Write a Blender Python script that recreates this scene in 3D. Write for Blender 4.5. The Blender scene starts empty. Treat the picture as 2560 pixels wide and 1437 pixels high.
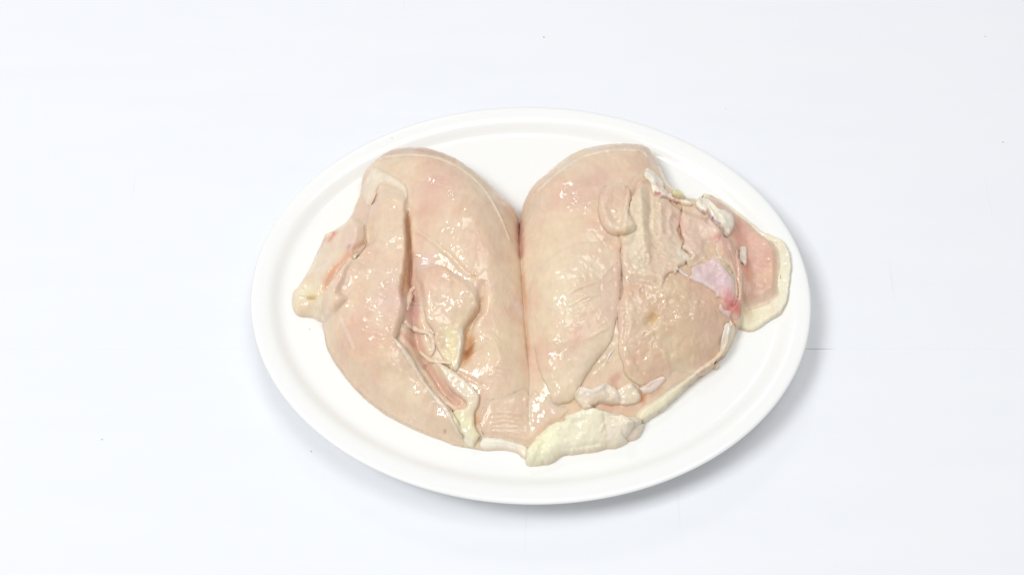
import bpy, math
import numpy as np

# ------------------------------------------------------------------ camera, light, exposure
S = bpy.context.scene
C = S.collection
W, HH = 2560.0, 1437.0          # photograph size: traced points are given in its pixels
ELEV = math.radians(62); DIST = 0.74; LENS = 50.0
FPX = LENS / 36.0 * W
TGT = np.array([0, 0, 0.02])
FWD = np.array([0, math.cos(ELEV), -math.sin(ELEV)])
UPV = np.array([0, math.sin(ELEV), math.cos(ELEV)])
CAM = TGT - FWD * DIST
cam = bpy.data.cameras.new('camera'); co = bpy.data.objects.new('camera', cam); C.objects.link(co)
cam.lens = LENS; cam.sensor_width = 36; cam.clip_start = 0.02; cam.clip_end = 20
co.location = CAM; co.rotation_euler = (math.radians(90) - ELEV, 0, 0)
S.camera = co

w = bpy.data.worlds.new('World'); S.world = w; w.use_nodes = True
bg = w.node_tree.nodes['Background']
bg.inputs[0].default_value = (0.985, 0.985, 0.985, 1); bg.inputs[1].default_value = 0.42

def area(name, loc, aim, size, power, col):
    l = bpy.data.lights.new(name, 'AREA'); l.shape = 'SQUARE'; l.size = size; l.energy = power; l.color = col
    o = bpy.data.objects.new(name, l); C.objects.link(o); o.location = loc
    d = np.array(aim) - np.array(loc)
    from mathutils import Vector
    o.rotation_euler = Vector(d).to_track_quat('-Z', 'Y').to_euler(); return o
area('key_softbox', (-1.0, -0.42, 2.1), (0, 0, 0), 0.66, 27.0, (0.98, 0.99, 1.0))
area('added_fill_light', (0.35, 0.0, 2.1), (0.12, -0.02, 0), 0.8, 10.0, (0.98, 0.99, 1.0))  # added lamp that evens out brightness across the table
area('added_rear_light', (-0.25, 1.15, 1.45), (0.0, 0.05, 0), 0.18, 1.7, (1.0, 0.995, 0.99))  # added lamp giving glints on the upper lobes
S.view_settings.view_transform = 'Standard'; S.view_settings.look = 'None'
S.view_settings.exposure = 0.04; S.view_settings.gamma = 1.0

# ------------------------------------------------------------------ helpers
def pix(u, v, z):
    """point at height z seen at a pixel of the photograph"""
    u = np.asarray(u, float); v = np.asarray(v, float)
    d = FWD[None] * FPX + np.array([1., 0, 0])[None] * (u - W / 2)[:, None] - UPV[None] * (v - HH / 2)[:, None]
    t = (z - CAM[2]) / d[:, 2]
    return CAM + d * t[:, None]

_rt = {}
def vnoise(x, y, scale, seed=0):
    """smooth value noise, about -1..1"""
    if seed not in _rt:
        _rt[seed] = np.random.default_rng(seed + 17).uniform(-1, 1, (257, 257))
    g = _rt[seed]
    X = x / scale + 100.37; Y = y / scale + 77.11
    xi = np.floor(X).astype(int); yi = np.floor(Y).astype(int)
    fx = X - xi; fy = Y - yi
    fx = fx * fx * fx * (fx * (fx * 6 - 15) + 10); fy = fy * fy * fy * (fy * (fy * 6 - 15) + 10)
    a = g[xi % 257, yi % 257]; b = g[(xi + 1) % 257, yi % 257]
    c = g[xi % 257, (yi + 1) % 257]; d = g[(xi + 1) % 257, (yi + 1) % 257]
    return (a * (1 - fx) + b * fx) * (1 - fy) + (c * (1 - fx) + d * fx) * fy
def fnoise(x, y, scale, seed=0, octv=3, gain=0.5):
    r = 0; a = 1; t = 0
    for k in range(octv):
        # turn each octave so that the lattice never shows
        ca, sa = math.cos(0.6 + k * 1.1), math.sin(0.6 + k * 1.1)
        r = r + a * vnoise(x * ca + y * sa, -x * sa + y * ca, scale, seed + k * 31); t += a; a *= gain; scale /= 2.03
    return r / t

def material(name):
    m = bpy.data.materials.new(name); m.use_nodes = True
    return m, m.node_tree, m.node_tree.nodes['Principled BSDF']

def link(o, parent=None, **props):
    C.objects.link(o)
    if parent is not None: o.parent = parent
    for k, v_ in props.items(): o[k] = v_
    return o

def mesh_np(name, verts, quads, mat, parent=None, col=None, **props):
    me = bpy.data.meshes.new(name)
    nv, nq = len(verts), len(quads)
    me.vertices.add(nv); me.vertices.foreach_set('co', np.ascontiguousarray(verts, dtype=np.float32).ravel())
    me.loops.add(nq * 4); me.loops.foreach_set('vertex_index', np.ascontiguousarray(quads, dtype=np.int32).ravel())
    me.polygons.add(nq); me.polygons.foreach_set('loop_start', np.arange(0, nq * 4, 4, dtype=np.int32))
    me.polygons.foreach_set('loop_total', np.full(nq, 4, dtype=np.int32))
    me.polygons.foreach_set('use_smooth', np.ones(nq, dtype=bool))
    me.update(calc_edges=True); me.validate()
    if col is not None:
        at = me.color_attributes.new('Col', 'FLOAT_COLOR', 'POINT')
        c4 = np.ones((nv, 4), dtype=np.float32); c4[:, :col.shape[1]] = col
        at.data.foreach_set('color', c4.ravel())
    me.materials.append(mat)
    return link(bpy.data.objects.new(name, me), parent, **props)

# ------------------------------------------------------------------ materials
def mat_table():
    m, nt, p = material('painted_board'); N = nt.nodes.new; L = nt.links.new
    tc = N('ShaderNodeTexCoord')
    mp = N('ShaderNodeMapping'); mp.inputs['Scale'].default_value = (1, 6, 1); L(tc.outputs['Object'], mp.inputs[0])
    n = N('ShaderNodeTexNoise'); n.inputs['Scale'].default_value = 9; n.inputs['Detail'].default_value = 5; L(mp.outputs[0], n.inputs[0])
    r = N('ShaderNodeValToRGB'); r.color_ramp.elements[0].position = .3; r.color_ramp.elements[1].position = .7
    r.color_ramp.elements[0].color = (.825, .838, .868, 1); r.color_ramp.elements[1].color = (.840, .853, .880, 1)
    L(n.outputs[0], r.inputs[0])
    # faint brushed streaks and fine scratches in the paint
    mp2 = N('ShaderNodeMapping'); mp2.inputs['Scale'].default_value = (60, 2.0, 1); mp2.inputs['Rotation'].default_value = (0, 0, .35); L(tc.outputs['Object'], mp2.inputs[0])
    n2 = N('ShaderNodeTexNoise'); n2.inputs['Scale'].default_value = 3; n2.inputs['Detail'].default_value = 6; L(mp2.outputs[0], n2.inputs[0])
    r2 = N('ShaderNodeValToRGB'); r2.color_ramp.elements[0].position = .70; r2.color_ramp.elements[1].position = .76
    r2.color_ramp.elements[0].color = (1, 1, 1, 1); r2.color_ramp.elements[1].color = (.93, .93, .925, 1); L(n2.outputs[0], r2.inputs[0])
    mx = N('ShaderNodeMix'); mx.data_type = 'RGBA'; mx.blend_type = 'MULTIPLY'; mx.inputs[0].default_value = 1
    L(r.outputs[0], mx.inputs[6]); L(r2.outputs[0], mx.inputs[7]); L(mx.outputs[2], p.inputs['Base Color'])
    p.inputs['Roughness'].default_value = .55; p.inputs['Specular IOR Level'].default_value = .12
    b = N('ShaderNodeBump'); b.inputs['Strength'].default_value = .06; b.inputs['Distance'].default_value = .001
    L(n.outputs[0], b.inputs['Height']); L(b.outputs[0], p.inputs['Normal'])
    return m

def mat_plate():
    m, nt, p = material('white_porcelain'); N = nt.nodes.new; L = nt.links.new
    tc = N('ShaderNodeTexCoord')
    n = N('ShaderNodeTexNoise'); n.inputs['Scale'].default_value = 14; n.inputs['Detail'].default_value = 3; L(tc.outputs['Object'], n.inputs[0])
    r = N('ShaderNodeValToRGB'); r.color_ramp.elements[0].color = (.875, .882, .862, 1); r.color_ramp.elements[1].color = (.885, .890, .875, 1)
    L(n.outputs[0], r.inputs[0]); L(r.outputs[0], p.inputs['Base Color'])
    p.inputs['Roughness'].default_value = .16; p.inputs['IOR'].default_value = 1.5
    p.inputs['Specular IOR Level'].default_value = .4
    b = N('ShaderNodeBump'); b.inputs['Strength'].default_value = .05; b.inputs['Distance'].default_value = .002
    n3 = N('ShaderNodeTexNoise'); n3.inputs['Scale'].default_value = 40; L(tc.outputs['Object'], n3.inputs[0])
    L(n3.outputs[0], b.inputs['Height']); L(b.outputs[0], p.inputs['Normal'])
    return m

def mat_meat(name, sss=.6, rough=.34, coat=1.0, bump=1.0, fleck=.5, radius=(.0020, .0014, .0011)):
    m, nt, p = material(name); N = nt.nodes.new; L = nt.links.new
    tc = N('ShaderNodeTexCoord')
    at = N('ShaderNodeAttribute'); at.attribute_name = 'Col'
    # pale mottling in the flesh
    n = N('ShaderNodeTexNoise'); n.inputs['Scale'].default_value = 170; n.inputs['Detail'].default_value = 5; n.inputs['Roughness'].default_value = .6; L(tc.outputs['Object'], n.inputs[0])
    r = N('ShaderNodeValToRGB'); r.color_ramp.elements[0].position = .32; r.color_ramp.elements[1].position = .72
    r.color_ramp.elements[0].color = (.93, .90, .88, 1); r.color_ramp.elements[1].color = (1.05, 1.07, 1.08, 1); L(n.outputs[0], r.inputs[0])
    mx = N('ShaderNodeMix'); mx.data_type = 'RGBA'; mx.blend_type = 'MULTIPLY'; mx.inputs[0].default_value = fleck
    L(at.outputs['Color'], mx.inputs[6]); L(r.outputs[0], mx.inputs[7]); L(mx.outputs[2], p.inputs['Base Color'])
    mpf = N('ShaderNodeMapping'); mpf.inputs['Scale'].default_value = (1, .3, .6); mpf.inputs['Rotation'].default_value = (.3, .2, -.8); L(tc.outputs['Object'], mpf.inputs[0])
    nf = N('ShaderNodeTexNoise'); nf.inputs['Scale'].default_value = 520; nf.inputs['Detail'].default_value = 4; nf.inputs['Distortion'].default_value = .4; L(mpf.outputs[0], nf.inputs[0])
    rf = N('ShaderNodeValToRGB'); rf.color_ramp.elements[0].position = .3; rf.color_ramp.elements[1].position = .7
    rf.color_ramp.elements[0].color = (.97, .94, .91, 1); rf.color_ramp.elements[1].color = (1.03, 1.06, 1.08, 1); L(nf.outputs[0], rf.inputs[0])
    mf = N('ShaderNodeMix'); mf.data_type = 'RGBA'; mf.blend_type = 'MULTIPLY'; mf.inputs[0].default_value = .55
    L(mx.outputs[2], mf.inputs[6]); L(rf.outputs[0], mf.inputs[7]); L(mf.outputs[2], p.inputs['Base Color'])
    p.inputs['Subsurface Weight'].default_value = sss
    p.inputs['Subsurface Radius'].default_value = (1, radius[1] / radius[0], radius[2] / radius[0])
    p.inputs['Subsurface Scale'].default_value = radius[0]
    p.inputs['Roughness'].default_value = rough + .12; p.inputs['IOR'].default_value = 1.38; p.inputs['Specular IOR Level'].default_value = .2
    # wet film over fine fibres
    b1 = N('ShaderNodeTexNoise'); b1.inputs['Scale'].default_value = 420; b1.inputs['Detail'].default_value = 3; L(tc.outputs['Object'], b1.inputs[0])
    b2 = N('ShaderNodeTexNoise'); b2.inputs['Scale'].default_value = 120; b2.inputs['Detail'].default_value = 2; L(tc.outputs['Object'], b2.inputs[0])
    bb = N('ShaderNodeBump'); bb.inputs['Strength'].default_value = .42 * bump; bb.inputs['Distance'].default_value = .0008; L(b2.outputs[0], bb.inputs['Height'])
    mpb = N('ShaderNodeMapping'); mpb.inputs['Scale'].default_value = (1, .38, .7); mpb.inputs['Rotation'].default_value = (0, 0, .5); L(tc.outputs['Object'], mpb.inputs[0]); L(mpb.outputs[0], b2.inputs[0]); b2.inputs['Distortion'].default_value = .6
    ba = N('ShaderNodeBump'); ba.inputs['Strength'].default_value = .25 * bump; ba.inputs['Distance'].default_value = .0004; L(b1.outputs[0], ba.inputs['Height']); L(bb.outputs[0], ba.inputs['Normal'])
    L(ba.outputs[0], p.inputs['Normal'])
    nw = N('ShaderNodeTexNoise'); nw.inputs['Scale'].default_value = 75; nw.inputs['Detail'].default_value = 2; L(tc.outputs['Object'], nw.inputs[0])
    rw = N('ShaderNodeMapRange'); rw.inputs['From Min'].default_value = .44; rw.inputs['From Max'].default_value = .60; rw.inputs['To Min'].default_value = .3 * coat; rw.inputs['To Max'].default_value = coat
    L(nw.outputs[0], rw.inputs['Value']); L(rw.outputs[0], p.inputs['Coat Weight'])
    p.inputs['Coat Roughness'].default_value = .055; p.inputs['Coat IOR'].default_value = 1.5
    L(bb.outputs[0], p.inputs['Coat Normal'])
    return m

M_TABLE = mat_table(); M_PLATE = mat_plate()
M_FLESH = mat_meat('raw_chicken_flesh')
M_FILM = mat_meat('connective_tissue', sss=.25, rough=.3, coat=1.0, bump=1.0, fleck=.35, radius=(.0014, .0011, .0009))
M_FAT = mat_meat('pale_fat', sss=.25, rough=.42, coat=.7, bump=.9, fleck=.3, radius=(.0014, .0012, .0009))

# ------------------------------------------------------------------ table: two painted boards with a fine joint
table = link(bpy.data.objects.new('tabletop', None), kind='structure', label='white painted tabletop of two boards meeting in a hairline joint', category='table')
SEAM_Y = float(pix([2150], [872], 0.0)[0, 1])
def board(y0, y1):
    x0, x1, z0, zt, b = -1.3, 1.3, -0.03, 0.0, 0.000008
    prof = [(y0, z0), (y0, zt - b), (y0 + b * .3, zt - b * .3), (y0 + b, zt), (y1 - b, zt), (y1 - b * .3, zt - b * .3), (y1, zt - b), (y1, z0)]
    xs = np.linspace(x0, x1, 3); n = len(prof)
    V = [(x, y, z) for x in xs for (y, z) in prof]
    Q = []
    for i in range(2):
        for j in range(n):
            k = (j + 1) % n
            Q.append((i * n + j, (i + 1) * n + j, (i + 1) * n + k, i * n + k))
    me = bpy.data.meshes.new('board'); me.from_pydata(V, [], Q + [tuple(range(n))[::-1], tuple(2 * n + np.arange(n))]); me.update()
    import bmesh
    bm = bmesh.new(); bm.from_mesh(me); bmesh.ops.recalc_face_normals(bm, faces=bm.faces); bm.to_mesh(me); bm.free()
    me.materials.append(M_TABLE)
    return link(bpy.data.objects.new('board', me), table)
board(-0.9, SEAM_Y - 0.000006); board(SEAM_Y + 0.000006, 1.3)

# stretch of the joint where the paint has opened, beside the plate
def joint_crack():
    m, nt_, p_ = material('open_joint'); p_.inputs['Base Color'].default_value = (.42, .43, .45, 1); p_.inputs['Roughness'].default_value = .9
    a = pix([1985, 2088], [872, 872], 0); xs = np.linspace(a[0, 0], a[1, 0], 14); g = np.random.default_rng(5); V = []; F = []
    for i, x in enumerate(xs):
        wd = .00016 * min(1, (len(xs) - 1 - i) / 5 + .12) * g.uniform(.7, 1.2); y = SEAM_Y + g.uniform(-1, 1) * .00002
        V += [(x, y - wd, .00002), (x, y, .00006), (x, y + wd, .00002)]
    for i in range(len(xs) - 1):
        for k in range(2): F.append((i * 3 + k, (i + 1) * 3 + k, (i + 1) * 3 + k + 1, i * 3 + k + 1))
    me = bpy.data.meshes.new('open_joint'); me.from_pydata(V, [], F); me.update(); me.materials.append(m)
    link(bpy.data.objects.new('open_joint', me), table)
joint_crack()

# ------------------------------------------------------------------ oval plate
PA, PB, PCX, PCY, PT = 0.14426, 0.11522, 0.0096, -0.0045, -0.01696
# (inward offset from the rim, height)
PROF = [(.076, .0030), (.046, .0030), (.0455, .0004), (.0425, .0002), (.0415, .0020), (.036, .0050), (.026, .0105), (.014, .0172), (.006, .0212), (.0018, .0228),
        (.0004, .0236), (0, .0243), (.0004, .0250), (.0014, .0254), (.003, .0253), (.0055, .0250), (.0080, .0246), (.0098, .0239), (.0114, .0229), (.0130, .0217),
        (.0146, .0207), (.0162, .0201), (.0180, .0198), (.0205, .0195), (.029, .0188), (.045, .0181), (.065, .0177), (.085, .0176), (.105, .0176)]
def plate_mesh():
    n = 320; V = []; Q = []
    for (o, z) in PROF:
        for k in range(n):
            t = 2 * math.pi * k / n
            a, b = PA - o, max(PB - o, 1e-4)
            x, y = a * math.cos(t), b * math.sin(t)
            V.append((x * math.cos(PT) - y * math.sin(PT), x * math.sin(PT) + y * math.cos(PT), z))
    m = len(PROF)
    for i in range(m - 1):
        for k in range(n):
            j = (k + 1) % n
            Q.append((i * n + k, i * n + j, (i + 1) * n + j, (i + 1) * n + k))
    me = bpy.data.meshes.new('oval_plate')
    me.from_pydata(V, [], [tuple(reversed(range(n)))] + Q + [tuple((m - 1) * n + k for k in range(n))]); me.update()
    me.polygons.foreach_set('use_smooth', np.ones(len(me.polygons), dtype=bool))
    me.materials.append(M_PLATE)
    o = bpy.data.objects.new('oval_plate', me); o.location = (PCX, PCY, 0)
    return link(o, label='oval white glazed porcelain plate under the raw chicken breast', category='plate')
plate_mesh()

# ------------------------------------------------------------------ sculpting grid over the plate
DX = 0.0004
gx = np.arange(-0.128, 0.158, DX); gy = np.arange(-0.112, 0.100, DX)
GX, GY = np.meshgrid(gx, gy, indexing='ij')
def plate_z(x, y):
    xl = x - PCX; yl = y - PCY; c, s = math.cos(PT), math.sin(PT)
    xr = xl * c + yl * s; yr = -xl * s + yl * c
    r = np.sqrt((xr / PA) ** 2 + (yr / PB) ** 2)
    o = (1 - r) * np.hypot(xr, yr) / np.maximum(r, 1e-6)
    oo = np.array([q[0] for q in PROF[12:]]); zz = np.array([q[1] for q in PROF[12:]])
    return np.interp(o, oo, zz)
H = plate_z(GX, GY)
FLOOR = 0.0178

def samp(F, x, y):
    i = np.clip((x - gx[0]) / DX, 0, len(gx) - 2.001); j = np.clip((y - gy[0]) / DX, 0, len(gy) - 2.001)
    a = i.astype(int); b = j.astype(int); u = i - a; v = j - b
    return (F[a, b] * (1 - u) + F[a + 1, b] * u) * (1 - v) + (F[a, b + 1] * (1 - u) + F[a + 1, b + 1] * u) * v

def onto(pts, dz=0.0, F=None):
    """where lines of sight through traced pixels first meet the sculpted surface"""
    F = H if F is None else F
    p = np.array(pts, float); hit = np.full(len(p), np.nan); z = 0.066
    out = pix(p[:, 0], p[:, 1], 0.018)[:, :2]
    done = np.zeros(len(p), bool)
    while z > 0.014:
        q = pix(p[:, 0], p[:, 1], z)
        h = samp(F, q[:, 0], q[:, 1]) + dz
        new = (~done) & (h >= z)
        out[new] = q[new, :2]; done |= new
        if done.all(): break
        z -= 0.00025
    return out

def catmull(p, closed=True, n=4):
    p = np.asarray(p, float); m = len(p); r = []
    rng = range(m if closed else m - 1)
    for i in rng:
        if closed: a, b, c, d = p[i - 1], p[i], p[(i + 1) % m], p[(i + 2) % m]
        else: a, b, c, d = p[max(i - 1, 0)], p[i], p[i + 1], p[min(i + 2, m - 1)]
        for k in range(n):
            t = k / n
            r.append(.5 * ((2 * b) + (c - a) * t + (2 * a - 5 * b + 4 * c - d) * t * t + (3 * b - a - 3 * c + d) * t ** 3))
    if not closed: r.append(p[-1])
    return np.array(r)

def crop(P, m):
    i0 = max(int((P[:, 0].min() - m - gx[0]) / DX), 0); i1 = min(int((P[:, 0].max() + m - gx[0]) / DX) + 2, len(gx))
    j0 = max(int((P[:, 1].min() - m - gy[0]) / DX), 0); j1 = min(int((P[:, 1].max() + m - gy[0]) / DX) + 2, len(gy))
    return slice(i0, i1), slice(j0, j1)

def segdist(x, y, P, closed):
    """distance to a polyline; also the fraction along it"""
    best = np.full(x.shape, 1e9); frac = np.zeros(x.shape)
    n = len(P); m = n if closed else n - 1
    for i in range(m):
        ax, ay = P[i]; bx, by = P[(i + 1) % n]
        dx, dy = bx - ax, by - ay; l2 = dx * dx + dy * dy + 1e-18
        t = np.clip(((x - ax) * dx + (y - ay) * dy) / l2, 0, 1)
        d = (x - ax - t * dx) ** 2 + (y - ay - t * dy) ** 2
        k = d < best; best[k] = d[k]
        if not closed: frac[k] = (i + t[k]) / m
    return np.sqrt(best), frac
def inside(x, y, P):
    r = np.zeros(x.shape, bool); n = len(P)
    for i in range(n):
        ax, ay = P[i]; bx, by = P[(i + 1) % n]
        if ay == by: continue
        k = ((ay > y) != (by > y)) & (x < (bx - ax) * (y - ay) / (by - ay) + ax)
        r ^= k
    return r
def sdf(x, y, P):
    d, _ = segdist(x, y, P, True)
    return np.where(inside(x, y, P), d, -d)

def blur(F, sigma):
    """Gaussian blur, sigma in metres"""
    s = sigma / DX; r = int(3 * s) + 1
    k = np.exp(-.5 * (np.arange(-r, r + 1) / s) ** 2); k /= k.sum()
    G = np.pad(F, r, mode='edge')
    n0, n1 = G.shape
    G = np.apply_along_axis(lambda a: np.convolve(a, k, 'same'), 0, G)
    G = np.apply_along_axis(lambda a: np.convolve(a, k, 'same'), 1, G)
    return G[r:-r, r:-r]

def strokes(Z, X, Y, sl, lst, F=None):
    """ridges (+) and furrows (-): (pixels, width mm, height mm)"""
    for s in lst:
        pts, wd, amp = s[:3]
        P = onto(catmull(pts, False, 4), 0.0, F)
        c = crop(P, wd * 3e-3)
        i0 = max(c[0].start, sl[0].start); i1 = min(c[0].stop, sl[0].stop); j0 = max(c[1].start, sl[1].start); j1 = min(c[1].stop, sl[1].stop)
        if i1 <= i0 or j1 <= j0: continue
        loc = (slice(i0 - sl[0].start, i1 - sl[0].start), slice(j0 - sl[1].start, j1 - sl[1].start))
        x = X[loc]; y = Y[loc]
        jit = 0.0005 * fnoise(x, y, .004, 7)
        d, fr = segdist(x + jit, y + .0005 * fnoise(x, y, .0035, 9), P, False)
        tp = np.clip(np.minimum(fr, 1 - fr) * 5, 0, 1) ** .7 if len(s) < 4 else 1.0
        Z[loc] += amp * 1e-3 * tp * np.exp(-(d / (wd * 1e-3)) ** 2)

def cluster(u, v, ang, n, length, gap, width=.5, amp=.2, seed=0):
    """short parallel wrinkles of the wet film"""
    g = np.random.default_rng(seed + int(u + v)); ca, sa = math.cos(ang), math.sin(ang); out = []
    for k in range(n):
        off = (k - (n - 1) / 2) * gap * g.uniform(.8, 1.2); L_ = length * g.uniform(.5, 1.1) / 2; sh = g.uniform(-.35, .35) * length
        c = (u - sa * off + ca * sh, v + ca * off + sa * sh); b = g.uniform(-3, 3)
        out.append(([(c[0] - ca * L_, c[1] - sa * L_), (c[0] - sa * b, c[1] + ca * b), (c[0] + ca * L_, c[1] + sa * L_)], width, amp * g.uniform(.6, 1.3)))
    return out

PIECES = []
def emit(name, mat, sl, X, Y, Z, sd, gap, tuck, base, col, parent, wband, props, fw=1.0):
    """turn a sculpted patch into a mesh whose edge rolls under itself"""
    eps = sd
    gxn, gyn = np.gradient(blur(sd, .0008) if sd.size > 400 else sd, DX)
    nrm = np.hypot(gxn, gyn) + 1e-9; gxn /= nrm; gyn /= nrm
    s = np.clip(-sd, 0, wband); q = s / wband
    shift = np.where(sd < 0, (s + tuck * q) * np.clip(fw * 3, 0, 1), 0)
    Xn = X + gxn * shift; Yn = Y + gyn * shift
    low = np.where(sd < 0, np.sqrt(np.clip(1 - (1 - q) ** 2, 0, 1)), 0)
    Zn = np.where(sd < 0, Z - (gap + .0012 * np.clip(fw * 3, .15, 1)) * low, Z)
    keep = sd > -wband - DX * .5
    cell = keep[:-1, :-1] & keep[1:, :-1] & keep[1:, 1:] & keep[:-1, 1:]
    idx = -np.ones(sd.shape, int)
    used = np.zeros(sd.shape, bool)
    used[:-1, :-1] |= cell; used[1:, :-1] |= cell; used[1:, 1:] |= cell; used[:-1, 1:] |= cell
    idx[used] = np.arange(used.sum())
    Q = np.stack([idx[:-1, :-1][cell], idx[1:, :-1][cell], idx[1:, 1:][cell], idx[:-1, 1:][cell]], 1)
    V = np.stack([Xn[used], Yn[used], Zn[used]], 1)
    PIECES.append(dict(name=name, mat=mat, V=V, Q=Q, G=np.stack([X[used], Y[used]], 1), col=(np.array(col)[used].copy() if np.ndim(col) == 3 else np.tile(np.array(col, float), (len(V), 1))), parent=parent, props=props, child=[]))
    return PIECES[-1]

def layer(name, pts, thick, R, col, mat=None, parent=None, gap=0.0, tuck=0.0, rag=0.0, smooth=0.0, lumps=(), st=(), npts=4, dz=None, tilt=None, vary=.45, fade=(), cedge=None, rag_scale=.0025, **props):
    """a piece lying on what is already there"""
    global H
    mat = mat or M_FLESH; th = thick * 1e-3; R = R * 1e-3; gap = gap * 1e-3; tuck = tuck * 1e-3
    P = onto(catmull(pts, True, npts), (gap + th * .4) if dz is None else dz * 1e-3)
    wband = .0024
    sl = crop(P, .006)
    X, Y = GX[sl], GY[sl]
    sd = sdf(X, Y, P)
    if rag: sd = sd + rag * 1e-3 * fnoise(X, Y, rag_scale, 40 + len(PIECES), 3)
    fw = np.ones(X.shape)
    for fpts, frad in fade:      # the piece runs out into the flesh here instead of ending in an edge
        fd, _ = segdist(X, Y, onto(catmull(fpts, False, 3)), False)
        t = np.clip(fd / (frad * 1e-3), 0, 1); fw = np.minimum(fw, t * t * (3 - 2 * t))
    Hb = H[sl]
    if smooth:
        m = int(smooth * 3e-3 / DX) + 2
        big = (slice(max(sl[0].start - m, 0), sl[0].stop + m), slice(max(sl[1].start - m, 0), sl[1].stop + m))
        B = blur(H[big], smooth * 1e-3)
        B = B[sl[0].start - big[0].start:, sl[1].start - big[1].start:][:X.shape[0], :X.shape[1]]
        wgt = np.clip(sd / .004, 0, 1) * fw; Hs = Hb * (1 - wgt) + np.maximum(B, Hb - (th * .6 if tilt is None else 0)) * wgt
    else: Hs = Hb
    pr = np.sqrt(np.clip(1 - (1 - np.clip(sd / R, 0, 1)) ** 2, 0, 1))
    tfac = 1.0
    if tilt is not None:      # thickness varies along a direction: ((u0,v0),(u1,v1),f0,f1)
        a, b = onto([tilt[0], tilt[1]]); d = b - a
        t = np.clip(((X - a[0]) * d[0] + (Y - a[1]) * d[1]) / (d @ d), 0, 1)
        t = t * t * (3 - 2 * t); tfac = tilt[2] * (1 - t) + tilt[3] * t
    tfac = tfac * fw
    tfac = np.maximum(tfac * (1 + vary * fnoise(X, Y, .016, 130 + len(PIECES), 2)), .04)
    Z = Hs + gap * tfac + th * tfac * pr
    for (sc, am, seed) in lumps:
        if sc < 2: am = am * .6
        Z = Z + am * 1e-3 * fnoise(X, Y, sc * 1e-3, seed, 3) * np.clip(sd / .0015, 0, 1) * fw
    Z = np.maximum(Z, Hs + .00004)
    F = H.copy(); F[sl] = np.where(sd > 0, np.maximum(Hb, Z), Hb)
    strokes(Z, X, Y, sl, st, F)
    cw = fw
    ce = cedge if cedge is not None else (1.6 if mat is M_FILM else .9 if mat is M_FAT else .5)
    cw = cw * ((.35 if ce < 2 else .05) + (.65 if ce < 2 else .95) * np.clip((sd + .0004 * fnoise(X, Y, .002, 66)) / (ce * 1e-3), 0, 1))
    pc = emit(name, mat, sl, X, Y, Z, sd, gap * tfac, tuck, Hb, np.array(PALE) * (1 - cw[..., None]) + np.array(col) * cw[..., None], parent, wband, props, fw)
    H[sl] = np.where(sd > 0, np.maximum(Hb, Z), Hb)
    return pc

def tube(name, pts, radii, col, mat=None, parent=None, lift=0.4, **props):
    """a cord lying on the surface; radii in mm"""
    mat = mat or M_FILM
    c = catmull(pts, False, 6); P = onto(c, .0004)
    rr = np.interp(np.linspace(0, 1, len(P)), np.linspace(0, 1, len(radii)), radii) * 1e-3
    z = samp(H, P[:, 0], P[:, 1])
    k = np.ones(7) / 7; z = np.maximum(z, np.convolve(np.pad(z, 3, mode='edge'), k, 'valid')) + rr * lift
    Cn = np.column_stack([P, z]); n = 10; V = []; Q = []
    for i in range(len(Cn)):
        t = Cn[min(i + 1, len(Cn) - 1)] - Cn[max(i - 1, 0)]; t /= np.linalg.norm(t) + 1e-12
        a = np.cross(t, [0, 0, 1]); a /= np.linalg.norm(a) + 1e-12; b = np.cross(a, t)
        end = .25 if i in (0, len(Cn) - 1) else 1
        wob = 1 + .12 * math.sin(i * 1.3) + .08 * math.sin(i * .53 + 1)
        for q in range(n):
            g = 2 * math.pi * q / n
            V.append(Cn[i] + (a * math.cos(g) + b * math.sin(g) * .8) * rr[i] * end * wob)
    for i in range(len(Cn) - 1):
        for q in range(n):
            Q.append((i * n + q, i * n + (q + 1) % n, (i + 1) * n + (q + 1) % n, (i + 1) * n + q))
    V = np.array(V)
    PIECES.append(dict(name=name, mat=mat, V=V, Q=np.array(Q), G=V[:, :2].copy(), col=np.tile(np.array(col, float), (len(V), 1)), parent=parent, props=props, child=[]))
    return PIECES[-1]

def paint(pieces, lst):
    """stains, paler or pinker patches of the flesh, and painted shade: (pixels, radius mm, colour, strength[, 'area'])"""
    for s in lst:
        pts, rad, colr, a = s[:4]
        P = onto(catmull(pts, len(s) > 4, 3) if len(pts) > 2 else np.array(pts, float))
        r = rad * 1e-3
        for pc in pieces:
            G = pc['G']
            k = (G[:, 0] > P[:, 0].min() - 3 * r) & (G[:, 0] < P[:, 0].max() + 3 * r) & (G[:, 1] > P[:, 1].min() - 3 * r) & (G[:, 1] < P[:, 1].max() + 3 * r)
            if not k.any(): continue
            x, y = G[k, 0], G[k, 1]
            x = x + .5 * r * fnoise(x, y, max(r * 1.6, .0012), 71); y = y + .5 * r * fnoise(x, y, max(r * 1.6, .0012), 72)
            if len(P) == 1: d = np.hypot(x - P[0, 0], y - P[0, 1])
            elif len(s) > 4: d = np.maximum(0, -sdf(x, y, P))
            else: d, _ = segdist(x, y, P, False)
            wgt = (a * np.exp(-(d / r) ** 2))[:, None]
            pc['col'][k] = pc['col'][k] * (1 - wgt) + np.array(colr)[None] * wgt

# flesh colours (linear); ORANGE also paints the shade in creases
PALE = (.775, .605, .45); PINK = (.69, .44, .34); CREAM = (.80, .69, .52); FATY = (.84, .79, .61); FATW = (.86, .80, .68)
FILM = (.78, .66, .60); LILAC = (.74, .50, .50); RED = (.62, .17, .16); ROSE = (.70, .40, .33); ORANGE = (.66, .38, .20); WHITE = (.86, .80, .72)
GREENY = (.76, .74, .42); DPINK = (.66, .36, .30)

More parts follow.
